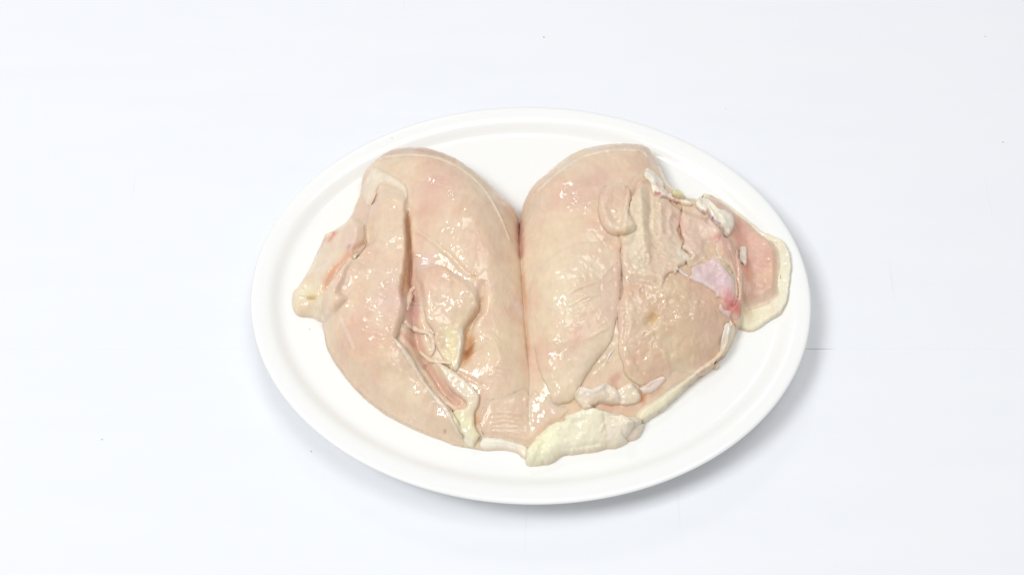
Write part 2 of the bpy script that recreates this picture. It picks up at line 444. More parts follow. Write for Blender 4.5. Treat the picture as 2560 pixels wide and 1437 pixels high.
# ------------------------------------------------------------------ the two breast halves
def tps_fit(ctrl):
    A = np.array(ctrl, float); P = np.array([pix([u], [v], FLOOR + h * 1e-3)[0, :2] for u, v, h in A]) * 10
    n = len(P); d2 = ((P[:, None] - P[None]) ** 2).sum(-1)
    K = np.where(d2 > 0, .5 * d2 * np.log(d2 + 1e-20), 0) + np.eye(n) * 2e-3
    M = np.zeros((n + 3, n + 3)); M[:n, :n] = K; M[:n, n] = 1; M[:n, n + 1:] = P; M[n, :n] = 1; M[n + 1:, :n] = P.T
    sol = np.linalg.solve(M, np.concatenate([A[:, 2], [0, 0, 0]]))
    return P, sol
def tps_eval(P, sol, X, Y):
    X = X * 10; Y = Y * 10; n = len(P); r = sol[n] + sol[n + 1] * X + sol[n + 2] * Y
    for i in range(n):
        d2 = (X - P[i, 0]) ** 2 + (Y - P[i, 1]) ** 2
        r = r + sol[i] * .5 * d2 * np.log(d2 + 1e-20)
    return r

def half(pts, ctrl, R, g, col, tuck, lumps, st, fibre, over=None, **props):
    """pts: (u, v, height above the plate of the outline in mm)"""
    global H
    p = catmull(np.array(pts, float), True, 4)
    P = np.array([pix([a], [b], FLOOR + c * 1e-3)[0, :2] for a, b, c in p])
    sl = crop(P, .006); X, Y = GX[sl], GY[sl]
    sd = sdf(X, Y, P)
    sd = sd + .0003 * fnoise(X, Y, .004, 3)
    Pt, sol = tps_fit(ctrl); h = np.clip(tps_eval(Pt, sol, X, Y) * 1.12, 2.0, 46) * 1e-3
    if over is not None:      # stretch of edge that stands clear of the plate
        od, _ = segdist(X, Y, np.array([pix([a], [b], FLOOR + .005)[0, :2] for a, b in over]), False)
        g = g + .36 * np.exp(-(od / .014) ** 2)
    pr = np.sqrt(np.clip(1 - (1 - np.clip(sd / R, 0, 1)) ** 2, 0, 1))
    up = h * (g + (1 - g) * pr)
    for (sc, am, seed) in lumps:
        up = up + am * 1e-3 * fnoise(X, Y, sc * 1e-3, seed, 3) * np.clip(sd / .004, 0, 1)
    ca, sa = math.cos(fibre), math.sin(fibre)
    up = up + .09e-3 * fnoise((X * ca + Y * sa) * .16, -X * sa + Y * ca, .0013, 25, 3) * np.clip(sd / .003, 0, 1)
    B = plate_z(X, Y); Z = np.maximum(B, FLOOR) + up
    F = H.copy(); F[sl] = np.where(sd > 0, np.maximum(H[sl], Z), H[sl])
    strokes(Z, X, Y, sl, st, F)
    pc = emit('breast_half', M_FLESH, sl, X, Y, Z, sd, h * g + .0005, tuck, B, col, None, .0036, props)
    H[sl] = np.where(sd > 0, np.maximum(H[sl], Z), H[sl])
    return pc

L_OUT = [(1299, 556, 10), (1292, 530, 10), (1275, 508, 10), (1245, 478, 12), (1215, 450, 13), (1180, 420, 14), (1140, 395, 14), (1100, 377, 15), (1060, 367, 15), (1025, 365, 15), (985, 372, 14), (950, 390, 13),
         (922, 418, 10), (906, 445, 9), (903, 470, 8), (898, 495, 8), (888, 520, 7), (872, 550, 7), (850, 568, 7), (828, 582, 6), (812, 612, 6), (800, 650, 5), (790, 700, 4), (795, 750, 3), (803, 795, 3), (811, 830, 3), (818, 865, 3), (831, 892, 3), (851, 922, 3), (880, 960, 3),
         (915, 995, 3), (960, 1030, 3), (1010, 1058, 3), (1060, 1080, 3), (1110, 1100, 2.5), (1160, 1117, 2), (1210, 1125, 2), (1250, 1124, 2), (1290, 1130, 2), (1312, 1145, 2), (1350, 1115, 3), (1360, 1060, 5),
         (1362, 1000, 8), (1358, 940, 10), (1345, 870, 14), (1332, 790, 15), (1326, 700, 16), (1316, 640, 15), (1304, 600, 13)]
L_H = [(1130, 470, 32), (1180, 540, 33), (1220, 640, 29), (1060, 420, 29), (980, 430, 25), (965, 520, 26), (1050, 540, 28), (900, 620, 16), (860, 700, 14), (950, 720, 21), (880, 820, 16), (950, 900, 17), (1000, 980, 13), (1080, 1040, 9),
       (1150, 1090, 5), (1110, 700, 24), (1200, 760, 24), (1260, 760, 23), (1180, 860, 17), (1255, 900, 19), (1240, 980, 13), (1250, 1060, 7), (1280, 1105, 4), (1100, 850, 17), (1100, 950, 12), (810, 680, 9), (1280, 640, 24), (1290, 720, 22), (1300, 800, 18), (1305, 900, 15), (1310, 1000, 10), (1310, 1080, 5), (900, 980, 6), (1250, 520, 26), (1150, 410, 27)]
R_OUT = [(1300, 552, 10), (1306, 520, 10), (1320, 490, 10), (1342, 460, 12), (1375, 428, 13), (1410, 400, 14), (1450, 378, 15), (1500, 365, 15), (1555, 359, 15), (1600, 361, 14), (1622, 374, 12), (1638, 398, 10), (1652, 425, 9), (1665, 455, 9), (1685, 478, 9),
         (1715, 495, 9), (1750, 500, 9), (1790, 520, 9), (1825, 545, 9), (1833, 575, 9), (1838, 600, 9), (1852, 640, 9), (1860, 690, 8), (1860, 740, 7), (1854, 785, 6), (1846, 815, 6), (1838, 835, 5), (1828, 855, 5), (1812, 880, 5), (1790, 900, 5), (1779, 918, 5), (1750, 940, 5), (1715, 970, 4), (1680, 1003, 4),
         (1645, 1033, 3), (1612, 1053, 3), (1590, 1070, 3), (1560, 1085, 3), (1500, 1100, 3), (1430, 1115, 2), (1380, 1130, 2), (1340, 1145, 2), (1300, 1138, 2), (1290, 1080, 4), (1286, 1000, 8), (1288, 940, 10), (1292, 870, 14), (1290, 790, 15), (1284, 700, 16), (1286, 640, 15), (1294, 600, 13)]
R_H = [(1400, 470, 30), (1480, 430, 28), (1570, 410, 25), (1420, 580, 30), (1490, 550, 32), (1380, 680, 28), (1450, 750, 26), (1400, 850, 21), (1420, 950, 14), (1350, 990, 11), (1370, 1060, 6), (1600, 550, 27), (1700, 580, 19), (1620, 680, 23), (1700, 700, 22),
       (1780, 650, 17), (1830, 740, 13), (1640, 800, 20), (1740, 820, 17), (1600, 900, 16), (1700, 900, 13), (1780, 870, 10), (1560, 980, 10), (1640, 1000, 8), (1500, 1060, 6), (1580, 1060, 5), (1335, 800, 19), (1330, 900, 14), (1325, 640, 24), (1480, 940, 14), (1330, 1100, 3), (1500, 850, 20)]
lump_body = [(22, .8, 11), (7, .30, 12), (2.6, .07, 13)]

left = half(L_OUT, L_H, .023, .27, PALE, .004, lump_body,
    [([(1296, 560), (1303, 640), (1308, 700), (1315, 790), (1320, 870), (1324, 930)], .9, -1.5),
     ([(950, 396), (1010, 388), (1080, 392), (1140, 415), (1190, 452), (1225, 495), (1255, 550), (1275, 600)], .7, .9, 1), ([(1000, 376), (1060, 378), (1120, 396), (1180, 434), (1240, 492)], .7, -.5),
     ([(1019, 525), (1020, 560), (1023, 600), (1025, 650), (1022, 700), (1024, 740)], 1.0, -4.2),
     ([(1022, 565), (1060, 590), (1100, 620), (1135, 650), (1165, 682), (1190, 690)], 1.1, 1.0),
     ([(1205, 700), (1203, 740), (1200, 770), (1180, 800), (1168, 835), (1165, 880), (1150, 920)], 2.2, -4.0),
     ([(1170, 865), (1180, 885)], 3.2, -3.8), ([(1178, 690), (1190, 690)], .9, -1.2),
     ([(1032, 640), (1030, 740), (1035, 820), (1052, 880), (1075, 915)], 2.7, -6.0), ([(1060, 900), (1080, 930), (1110, 975), (1150, 1010)], 1.7, -4.2),
     ([(1140, 925), (1180, 950), (1220, 965)], .9, -.7), ([(1200, 820), (1240, 860), (1250, 920)], 2.0, .7), ([(1215, 850), (1195, 830), (1230, 900)], 1.5, .5)]
    + cluster(1095, 455, .1, 4, 60, 6) + cluster(1125, 545, 1.1, 5, 50, 7) + cluster(1215, 605, 1.2, 6, 60, 7) + cluster(1250, 935, .2, 9, 46, 7) + cluster(1185, 880, .5, 3, 30, 6) + cluster(1255, 860, 1.0, 4, 40, 7) + cluster(1275, 780, 1.2, 4, 50, 6) + cluster(1195, 790, .8, 4, 36, 6) + cluster(1240, 500, .9, 4, 70, 6, amp=.14) + cluster(1060, 650, 0, 4, 30, 6),
    1.1, label='left half of the raw breast, split by a long slit')
right = half(R_OUT, R_H, .021, .30, PALE, .007, lump_body,
    [([(1299, 560), (1302, 640), (1305, 700), (1311, 790), (1316, 870), (1321, 930)], .9, -1.5),
     ([(1345, 478), (1400, 428), (1465, 390), (1540, 376), (1600, 378), (1618, 392)], .7, .9, 1),
     ([(1410, 520), (1450, 512), (1495, 500)], .9, .7), ([(1430, 480), (1470, 468), (1500, 470)], 1.6, .4)]
    + cluster(1450, 500, -.25, 4, 80, 6) + cluster(1350, 480, -1.0, 5, 60, 6, amp=.14) + cluster(1400, 560, -.4, 4, 60, 8, amp=.12) + cluster(1325, 530, -1.2, 4, 50, 6) + cluster(1560, 395, 0, 3, 70, 6, amp=.14) + cluster(1520, 900, -.7, 5, 40, 6) + cluster(1500, 930, -.8, 3, 40, 6) + cluster(1390, 1060, .1, 4, 50, 7, amp=.14),
    2.2, over=[(1858, 800), (1838, 850), (1800, 890), (1750, 945), (1680, 1006), (1612, 1056)], label='right half of the raw breast with torn flaps')

# ------------------------------------------------------------------ pieces on the left half
fold = layer('skin_fold', [(878, 540), (862, 556), (846, 566), (826, 578), (810, 594), (798, 615), (786, 640), (772, 668), (757, 695), (743, 718), (730, 727), (727, 748), (733, 770), (748, 782), (778, 785), (800, 795), (840, 790), (880, 740), (900, 680), (925, 620), (930, 570), (905, 535)],
    6.8, 5.5, CREAM, parent=left, gap=1.0, smooth=3, dz=5, tuck=1, lumps=[(6, .5, 5)],
    st=[([(875, 632), (845, 665), (822, 705), (808, 735)], 2.3, -3.6), ([(766, 744), (780, 747), (792, 745)], .5, -1.6), ([(745, 735), (775, 738), (800, 734)], .9, .8), ([(800, 610), (790, 640), (770, 680)], .7, .5), ([(930, 595), (905, 612), (880, 625)], .9, -1.1), ([(835, 580), (822, 592)], 1.3, -1.5)],
    fade=[([(925, 620), (930, 570), (905, 535), (878, 540), (858, 560)], 9), ([(930, 570), (925, 620), (900, 680), (880, 740)], 9)], label='pink pocket of skin ending in a rolled pale tip')
outer = layer('outer_muscle', [(1018, 480), (1010, 470), (975, 468), (945, 480), (925, 510), (915, 560), (915, 600), (893, 632), (862, 665), (835, 700), (815, 730), (803, 760), (804, 795), (810, 830), (818, 866), (832, 895), (853, 925), (884, 963), (920, 997), (964, 1031), (1012, 1059), (1062, 1081), (1110, 1100), (1150, 1113),
      (1160, 1095), (1146, 1060), (1122, 1018), (1084, 975), (1052, 930), (1030, 890), (1010, 865), (993, 849), (997, 828), (1006, 800), (1014, 776), (1010, 757), (1005, 735), (1009, 700), (1016, 670), (1019, 640), (1018, 600), (1016, 560), (1019, 520)],
    5.0, 2.6, PALE, parent=left, smooth=3.5, dz=2.0, gap=.3, tuck=1.0, rag=.35, lumps=[(14, .9, 21), (5, .45, 22), (1.8, .16, 23)],
    tilt=((940, 480), (930, 640), .35, 1.0),
    st=[([(848, 790), (865, 830), (885, 870)], .9, .6), ([(900, 720), (930, 760), (960, 790)], 3, .6), ([(930, 800), (900, 850), (910, 900)], 2.0, -.6), ([(945, 880), (985, 910), (1040, 960)], 3, .9), ([(890, 820), (930, 830), (975, 840)], 1.3, .5),
        ([(945, 520), (935, 570), (925, 600)], 1.0, .4), ([(960, 620), (985, 590), (1000, 560)], 1.2, .5), ([(865, 660), (850, 700), (830, 740)], 1.0, .5)]
    + cluster(990, 580, -1.1, 5, 40, 6) + cluster(955, 615, .9, 4, 36, 8) + cluster(905, 735, .8, 5, 40, 8) + cluster(930, 865, .6, 5, 46, 8) + cluster(985, 930, .7, 6, 60, 8) + cluster(960, 800, .4, 5, 50, 7) + cluster(985, 690, 1.3, 3, 40, 6) + cluster(870, 930, .9, 3, 30, 6),
    fade=[([(1021, 475), (1021, 530)], 3), ([(1018, 480), (1010, 470), (975, 468), (945, 480), (925, 510), (915, 560), (915, 600)], 9), ([(803, 780), (810, 830), (832, 895), (884, 963), (964, 1031), (1062, 1081), (1150, 1113), (1165, 1095)], 7), ([(905, 620), (880, 645)], 4)], label='broad outer muscle beside the slit')
ridge = layer('inner_fillet', [(1040, 672), (1070, 655), (1105, 660), (1140, 680), (1170, 700), (1190, 715), (1198, 745), (1200, 768), (1188, 790), (1168, 812), (1158, 828), (1162, 845), (1157, 870), (1153, 890), (1150, 905), (1138, 928), (1122, 918), (1105, 890), (1088, 860), (1082, 825), (1068, 805), (1060, 780), (1055, 745), (1046, 705)],
    3.3, 4.2, PALE, parent=left, smooth=2.5, gap=.6, dz=2.0, tuck=.8, rag=.3, lumps=[(8, .6, 31), (2.5, .25, 32)],
    st=[([(1152, 838), (1149, 870), (1140, 915)], .8, 1.2), ([(1105, 862), (1120, 880), (1130, 898)], 1.0, -.8), ([(1130, 690), (1135, 730), (1150, 770)], 1.2, -.6)],
    fade=[([(1040, 700), (1045, 672), (1105, 650), (1160, 685), (1195, 720)], 7), ([(1046, 705), (1058, 770)], 2.5), ([(1195, 720), (1200, 765)], 2.5)], label='inner fillet strip ending in a pale free tongue')
low = layer('lower_membrane', [(1080, 905), (1110, 912), (1140, 930), (1165, 950), (1185, 970), (1199, 990), (1197, 1012), (1187, 1030), (1186, 1050), (1192, 1075), (1202, 1088), (1190, 1105), (1185, 1118), (1170, 1112), (1150, 1085), (1140, 1060), (1122, 1030), (1135, 1022), (1160, 1020), (1165, 1005), (1140, 985), (1115, 960), (1095, 935)],
    2.2, 2.0, CREAM, M_FILM, parent=left, gap=.6, dz=1.5, tuck=.6, rag=.35, lumps=[(5, .4, 34), (2, .2, 35)], fade=[([(1080, 905), (1095, 935), (1120, 985), (1130, 1025)], 2.5), ([(1170, 1112), (1150, 1085), (1125, 1030)], 2)], label='pale membrane at the foot of the slit')
tube('tendon_strand', [(1012, 802), (1022, 815), (1042, 826), (1062, 830), (1076, 838), (1083, 856), (1082, 876), (1074, 890)], [1.0, 1.4, 1.3, 1.4, 1.3, 1.2, .8], (.78, .62, .48), M_FILM, left)
tube('tendon_strand', [(1038, 718), (1028, 728), (1022, 745), (1020, 762), (1017, 778)], [.8, 1.5, 1.9, 1.3, .7], (.78, .60, .46), M_FILM, left)
tube('tendon_strand', [(1050, 880), (1075, 900), (1100, 905), (1130, 908)], [.6, 1.1, 1.2, .7], (.78, .63, .48), M_FILM, left)
tube('tendon_strand', [(1026, 761), (1045, 760), (1062, 762)], [.22, .25, .22], FILM, M_FILM, left)
sinew = layer('sinew_band', [(982, 848), (992, 846), (1010, 866), (1032, 895), (1052, 930), (1070, 960), (1090, 985), (1112, 1010), (1128, 1035), (1142, 1062), (1158, 1094), (1148, 1094), (1130, 1065), (1112, 1035), (1092, 1010), (1065, 972), (1042, 935), (1020, 902), (1000, 872)],
    .7, 1.8, (.79, .67, .54), M_FILM, parent=left, dz=.4, rag=.5, lumps=[(3, .2, 36)], label='white sinew along the slit')
topfilm = layer('white_membrane', [(930, 418), (942, 420), (960, 428), (985, 440), (1006, 456), (1018, 472), (1020, 505), (1013, 500), (1006, 480), (985, 468), (955, 460), (945, 468), (936, 495), (925, 512), (912, 505), (905, 488), (906, 462), (918, 440)],
    .35, 2.4, (.82, .72, .58), M_FILM, parent=left, cedge=2.6, dz=.3, rag=1.0, vary=.8, lumps=[(3, .25, 37)], st=[([(935, 425), (925, 470), (918, 500)], .6, .5), ([(945, 430), (985, 448), (1015, 475)], .6, .35)], fade=[([(1013, 500), (1006, 480), (985, 468), (955, 460), (945, 468), (936, 495), (925, 510)], 1.8)], label='white membrane at the upper left corner')
bandl = layer('sinew_band', [(1200, 1096), (1240, 1092), (1290, 1104), (1320, 1118), (1322, 1148), (1308, 1145), (1290, 1131), (1250, 1124), (1205, 1124)],
    1.2, 2.2, FATW, M_FILM, parent=left, dz=1, gap=.3, tuck=.6, rag=.3, st=[([(1215, 1104), (1260, 1106), (1305, 1118)], .5, .5), ([(1220, 1112), (1260, 1115), (1300, 1128)], .5, .4)], label='stretched pale band at the bottom edge')
web = layer('seam_membrane', [(1228, 1000), (1280, 985), (1320, 968), (1350, 985), (1385, 1012), (1420, 1020), (1400, 1050), (1350, 1085), (1325, 1110), (1290, 1105), (1240, 1092), (1210, 1090), (1200, 1050), (1215, 1000)],
    0.7, 3.5, (.75, .58, .44), M_FLESH, parent=left, smooth=2.6, dz=.5, rag=.6, vary=.3, lumps=[(6, .5, 38), (2, .15, 39)],
    st=[([(1226, v_), (1262, v_ - 3), (1318, v_ + 4)], 0.55, .26) for v_ in (1034, 1046, 1057, 1068, 1080)] + [([(1322, 880), (1327, 950), (1322, 1020), (1326, 1090)], 1.0, -.8)], fade=[([(1228, 1000), (1280, 985), (1320, 968), (1350, 985), (1385, 1012), (1420, 1020)], 6), ([(1200, 1050), (1215, 1010), (1228, 1000)], 5), ([(1400, 1050), (1350, 1085), (1325, 1110), (1290, 1105), (1240, 1092), (1210, 1090)], 2.5)], label='thin web joining the two halves at the bottom')

# ------------------------------------------------------------------ pieces on the right half
flap = layer('skin_flap', [(1755, 492), (1775, 487), (1802, 499), (1832, 520), (1870, 550), (1910, 580), (1938, 590), (1962, 606), (1976, 640), (1978, 682), (1970, 740), (1955, 777), (1920, 800), (1885, 822), (1850, 815), (1820, 780), (1800, 700), (1780, 600)],
    1.9, 1.6, FATY, M_FAT, parent=right, gap=2.0, dz=3.6, tuck=1.2, rag=.4, smooth=5, lumps=[(12, 1.0, 51), (3.5, .45, 52), (1.5, .15, 57)], label='flap of pale yellow skin at the right end')
strip = layer('muscle_strip', [(1760, 494), (1776, 490), (1802, 502), (1832, 524), (1868, 553), (1905, 583), (1932, 600), (1948, 622), (1952, 660), (1945, 700), (1948, 730), (1925, 752), (1895, 765), (1865, 768), (1845, 740), (1840, 660), (1825, 600), (1790, 540)],
    4.0, 6.0, PINK, parent=right, gap=.2, dz=2.5, rag=.5, lumps=[(8, .6, 53), (2.4, .25, 54)], cedge=5.5, fade=[([(1905, 583), (1932, 600), (1950, 630), (1950, 680), (1948, 730), (1925, 752), (1895, 765), (1865, 768)], 5)], label='pink strip of muscle on the skin flap')
rb = layer('outer_flap', [(1548, 585), (1553, 620), (1549, 650), (1555, 690), (1556, 730), (1545, 760), (1543, 795), (1547, 830), (1546, 870), (1556, 905), (1563, 935), (1590, 957), (1620, 965), (1650, 945), (1690, 930), (1730, 925), (1779, 918), (1798, 914), (1787, 903), (1808, 893), (1824, 868), (1834, 842), (1846, 815), (1854, 785), (1859, 740), (1858, 690), (1850, 640), (1836, 600), (1810, 590),
      (1790, 560), (1740, 530), (1700, 520), (1660, 490), (1640, 440), (1600, 430), (1572, 460), (1560, 520)],
    3.2, 3.8, (.68, .505, .355), parent=right, smooth=3.0, gap=0.1, cedge=2.5, dz=1.8, rag=.35, tuck=2.5, lumps=[(12, .9, 61), (4.2, .65, 62), (1.6, .34, 63)],
    st=[([(1640, 785), (1625, 800), (1618, 815)], 1.9, -2.0), ([(1560, 720), (1575, 780), (1580, 850)], 2, .6), ([(1680, 990), (1740, 930), (1800, 880)], 1.5, .6), ([(1728, 845), (1738, 880), (1728, 920)], .8, .4),
        ([(1650, 700), (1660, 760), (1640, 800)], 1.5, .6), ([(1585, 800), (1570, 840), (1590, 860)], 1.0, .6), ([(1600, 860), (1590, 900), (1610, 940)], 1.6, -.6), ([(1655, 870), (1665, 905), (1680, 935)], 1.2, .7), ([(1700, 930), (1680, 940)], 1.3, -1.2), ([(1615, 560), (1620, 620), (1625, 660)], 1.2, .6)],
    fade=[([(1640, 948), (1690, 935), (1740, 930), (1785, 918), (1824, 868), (1846, 815), (1859, 740), (1850, 640), (1836, 600), (1790, 560), (1700, 520), (1640, 440), (1600, 430), (1570, 455)], 6)], label='broad torn outer flap')
rim = layer('fat_edge', [(1826, 800), (1838, 815), (1836, 840), (1826, 866), (1812, 888), (1790, 902), (1799, 915), (1790, 922), (1776, 920), (1748, 942), (1713, 972), (1680, 1004), (1643, 1034), (1610, 1056), (1590, 1042), (1600, 1020), (1640, 995), (1690, 960), (1740, 925), (1790, 890), (1808, 860), (1812, 830)],
    1.8, 2.4, (.80, .71, .54), M_FAT, parent=right, gap=.3, dz=1, tuck=2.2, rag=.4, lumps=[(5, .35, 64)], fade=[([(1590, 1042), (1600, 1020), (1640, 995), (1690, 960), (1740, 925), (1790, 890), (1808, 860), (1812, 830), (1826, 800)], 2.5)], label='pale fatty edge on the lower right')
tend = layer('inner_fillet', [(1330, 700), (1380, 640), (1440, 610), (1500, 600), (1546, 600), (1550, 640), (1552, 700), (1548, 760), (1540, 800), (1530, 850), (1500, 890), (1475, 925), (1455, 960), (1442, 992), (1415, 1008), (1388, 1008), (1376, 996), (1371, 975), (1350, 930), (1336, 870), (1326, 780)],
    3.0, 6.0, (.78, .64, .48), parent=right, smooth=2, dz=1.0, rag=.25, lumps=[(14, .6, 65), (5, .28, 66), (1.7, .12, 67)], tilt=((1440, 660), (1410, 930), 0.03, 1.0), vary=.2,
    st=[([(1420, 735), (1450, 720), (1500, 700)], .7, .5), ([(1425, 765), (1460, 745), (1500, 735)], .7, .5), ([(1455, 850), (1490, 835), (1520, 815)], 1.0, .6), ([(1500, 700), (1530, 665), (1550, 650)], .8, .4)]
    + cluster(1450, 735, -.45, 8, 60, 8) + cluster(1440, 800, -.5, 4, 40, 8, amp=.14) + cluster(1490, 830, -.5, 5, 50, 7) + cluster(1520, 690, -.7, 5, 44, 7) + cluster(1400, 690, -.4, 4, 50, 9, amp=.12) + cluster(1400, 870, -.6, 4, 50, 9, amp=.12),
    fade=[([(1332, 850), (1326, 780), (1330, 700), (1380, 640), (1440, 610), (1500, 600), (1546, 600)], 9), ([(1546, 600), (1552, 700)], 3)], label='smooth inner fillet with a rounded tip')
tat = layer('torn_flap', [(1590, 470), (1610, 455), (1640, 465), (1670, 490), (1700, 520), (1703, 550), (1696, 572), (1702, 590), (1709, 605), (1703, 622), (1716, 630), (1727, 645), (1712, 658), (1697, 668), (1690, 686), (1682, 680), (1665, 690), (1655, 715), (1640, 700), (1625, 705), (1600, 700), (1578, 702), (1560, 690), (1553, 650), (1549, 600), (1555, 560)],
    1.7, 1.9, (.75, .61, .46), parent=right, gap=.2, dz=1.0, rag=.7, tuck=.6, cedge=2, lumps=[(6, .6, 68), (2, .3, 69)],
    st=[([(1598, 440), (1600, 480), (1604, 530), (1608, 590), (1618, 650)], 2.0, 2.3), ([(1625, 460), (1624, 520), (1624, 590)], 1.3, -1.2), ([(1648, 500), (1655, 560), (1650, 600)], 1.4, .9), ([(1680, 520), (1672, 560), (1680, 600)], 1.2, .6)],
    fade=[([(1590, 470), (1610, 455), (1640, 465), (1670, 490)], 4), ([(1655, 715), (1625, 705), (1600, 702), (1578, 702), (1556, 685)], 3.5)], label='torn flap with a ragged right edge')
upr = layer('shoulder_piece', [(1706, 508), (1730, 500), (1752, 500), (1790, 525), (1820, 555), (1818, 590), (1795, 600), (1770, 610), (1765, 640), (1745, 655), (1722, 665), (1716, 650), (1727, 640), (1716, 628), (1706, 618), (1710, 600), (1702, 585), (1700, 560), (1704, 530)],
    2.2, 2.6, (.76, .60, .48), parent=right, dz=1.0, rag=.4, lumps=[(6, .5, 70), (1.8, .28, 71)], fade=[([(1752, 500), (1790, 525), (1820, 555), (1818, 590), (1770, 610), (1765, 640), (1745, 655), (1722, 665)], 4)], label='rough pinkish piece between torn flap and fat')
fat2 = layer('fat_strip', [(1738, 505), (1757, 489), (1775, 500), (1795, 520), (1818, 528), (1833, 545), (1834, 566), (1824, 590), (1812, 588), (1806, 570), (1788, 556), (1770, 540), (1750, 524)],
    2.6, 2.0, FATW, M_FAT, parent=right, gap=.6, dz=1.8, tuck=.8, rag=.7, lumps=[(3, .5, 72), (1.2, .25, 73)], st=[([(1748, 528), (1775, 545), (1800, 562)], .5, -.9), ([(1768, 512), (1790, 530), (1806, 548)], .5, -.6)], label='white fat strip beside the skin flap')
fat3 = layer('fat_strip', [(1612, 420), (1628, 425), (1645, 440), (1660, 455), (1664, 475), (1690, 488), (1716, 500), (1730, 512), (1712, 512), (1690, 505), (1665, 494), (1640, 488), (1628, 478), (1626, 455), (1610, 440)],
    2.0, 1.7, FATW, M_FAT, parent=right, gap=.5, dz=1.4, tuck=.6, rag=.7, lumps=[(2.5, .5, 74), (1.1, .25, 75)], st=[([(1636, 480), (1665, 492), (1700, 508)], .5, -1.0), ([(1640, 455), (1650, 475), (1660, 482)], .5, -.6)], label='blood-streaked white fat at the upper right')
bead = layer('fat_strip', [(1680, 478), (1692, 473), (1703, 478), (1715, 492), (1700, 494), (1684, 488)], 3.0, 1.6, GREENY, M_FAT, parent=right, gap=.4, dz=2, rag=.4, label='small yellow-green bit of fat')
nub = layer('muscle_nub', [(1500, 480), (1512, 462), (1540, 455), (1565, 460), (1578, 480), (1576, 505), (1572, 530), (1582, 550), (1591, 566), (1580, 578), (1555, 585), (1528, 583), (1508, 565), (1497, 535), (1496, 505)],
    3.8, 3.6, (.77, .62, .47), parent=right, gap=.2, dz=2.0, tuck=.8, rag=.3, lumps=[(5, .5, 76), (1.8, .25, 77)],
    st=[([(1520, 505), (1535, 545), (1560, 556)], 2.2, -1.0), ([(1528, 520), (1540, 530)], 1.0, .7)], fade=[([(1500, 480), (1512, 462), (1540, 455), (1565, 460)], 3.5)], label='small rounded nub of muscle')
under = layer('muscle_edge', [(1790, 605), (1806, 592), (1826, 600), (1842, 615), (1852, 650), (1858, 700), (1857, 745), (1850, 790), (1835, 795), (1825, 770), (1840, 740), (1835, 690), (1815, 655), (1795, 640)],
    2.2, 2.6, (.70, .46, .36), parent=right, dz=1, gap=.2, tuck=.8, rag=.5, lumps=[(4, .5, 78), (1.5, .2, 79)], st=[([(1812, 605), (1830, 640), (1845, 700)], .6, -.8), ([(1822, 605), (1840, 640), (1850, 690)], .5, .6)], fade=[([(1790, 605), (1795, 640), (1815, 655), (1835, 690), (1840, 740), (1825, 770), (1835, 795)], 3)], label='darker pink muscle edge')
lil = layer('lilac_membrane', [(1728, 684), (1722, 694), (1735, 702), (1760, 712), (1778, 722), (1790, 735), (1788, 742), (1800, 742), (1820, 752), (1836, 738), (1840, 712), (1832, 690), (1812, 668), (1800, 650), (1795, 635), (1785, 632), (1778, 645), (1765, 655), (1740, 662), (1730, 670)],
    1.1, 1.1, (.74, .57, .56), M_FILM, parent=right, gap=.2, dz=.8, tuck=.5, rag=.5, lumps=[(4, .3, 80), (1.5, .15, 81)], fade=[([(1785, 632), (1800, 650), (1832, 690), (1840, 712), (1836, 738), (1820, 752)], 3)], label='smooth lilac-pink membrane')
tail = layer('lilac_membrane', [(1796, 762), (1806, 762), (1812, 772), (1830, 778), (1828, 786), (1822, 795), (1815, 790), (1800, 778)], 1.2, 1.0, (.74, .52, .53), M_FILM, parent=right, dz=.6, rag=.5, label='lilac membrane tail below the red spot')
chip = layer('fat_chip', [(1851, 616), (1867, 616), (1869, 640), (1867, 662), (1858, 655), (1850, 640)], 1.5, 1.2, (.82, .72, .62), M_FAT, parent=right, gap=.4, dz=2, rag=.4, label='small white chip of fat')
wf = layer('fat_strip', [(1812, 812), (1822, 806), (1828, 818), (1822, 845), (1814, 870), (1800, 880), (1800, 860), (1805, 835)], 1.6, 1.5, WHITE, M_FAT, parent=right, dz=.8, rag=.4, label='white fat strip on the right rim')
back = layer('fat_lump', [(1545, 1050), (1580, 1040), (1608, 1052), (1608, 1072), (1597, 1090), (1580, 1098), (1560, 1098), (1545, 1080)],
    5.5, 3.5, (.78, .70, .58), M_FAT, parent=right, gap=.8, dz=3, tuck=1, rag=.4, lumps=[(4, .4, 82)], label='translucent fat behind the yellow lump')
fat = layer('fat_lump', [(1312, 1142), (1318, 1120), (1334, 1096), (1358, 1072), (1385, 1054), (1408, 1048), (1410, 1038), (1425, 1030), (1455, 1022), (1485, 1016), (1510, 1024), (1540, 1030), (1565, 1036), (1585, 1052), (1580, 1070), (1566, 1090), (1568, 1100), (1545, 1112), (1515, 1116), (1490, 1122), (1450, 1128), (1415, 1130), (1395, 1140), (1380, 1150), (1355, 1156), (1330, 1160), (1316, 1155)],
    7.5, 5.0, FATY, M_FAT, parent=right, gap=1.2, dz=4.5, tuck=1.6, rag=.6, smooth=3, lumps=[(8, 1.2, 83), (3, .6, 84), (1.3, .25, 85)],
    st=[([(1508, 1030), (1515, 1060), (1525, 1090)], .8, -1.0), ([(1535, 1065), (1540, 1095)], .6, -.6), ([(1410, 1122), (1470, 1112), (1540, 1106)], .7, -.9), ([(1508, 1058), (1502, 1082)], .7, .8), ([(1530, 1040), (1545, 1060)], .7, -.6)],
    label='lumpy pale yellow fat at the bottom edge')
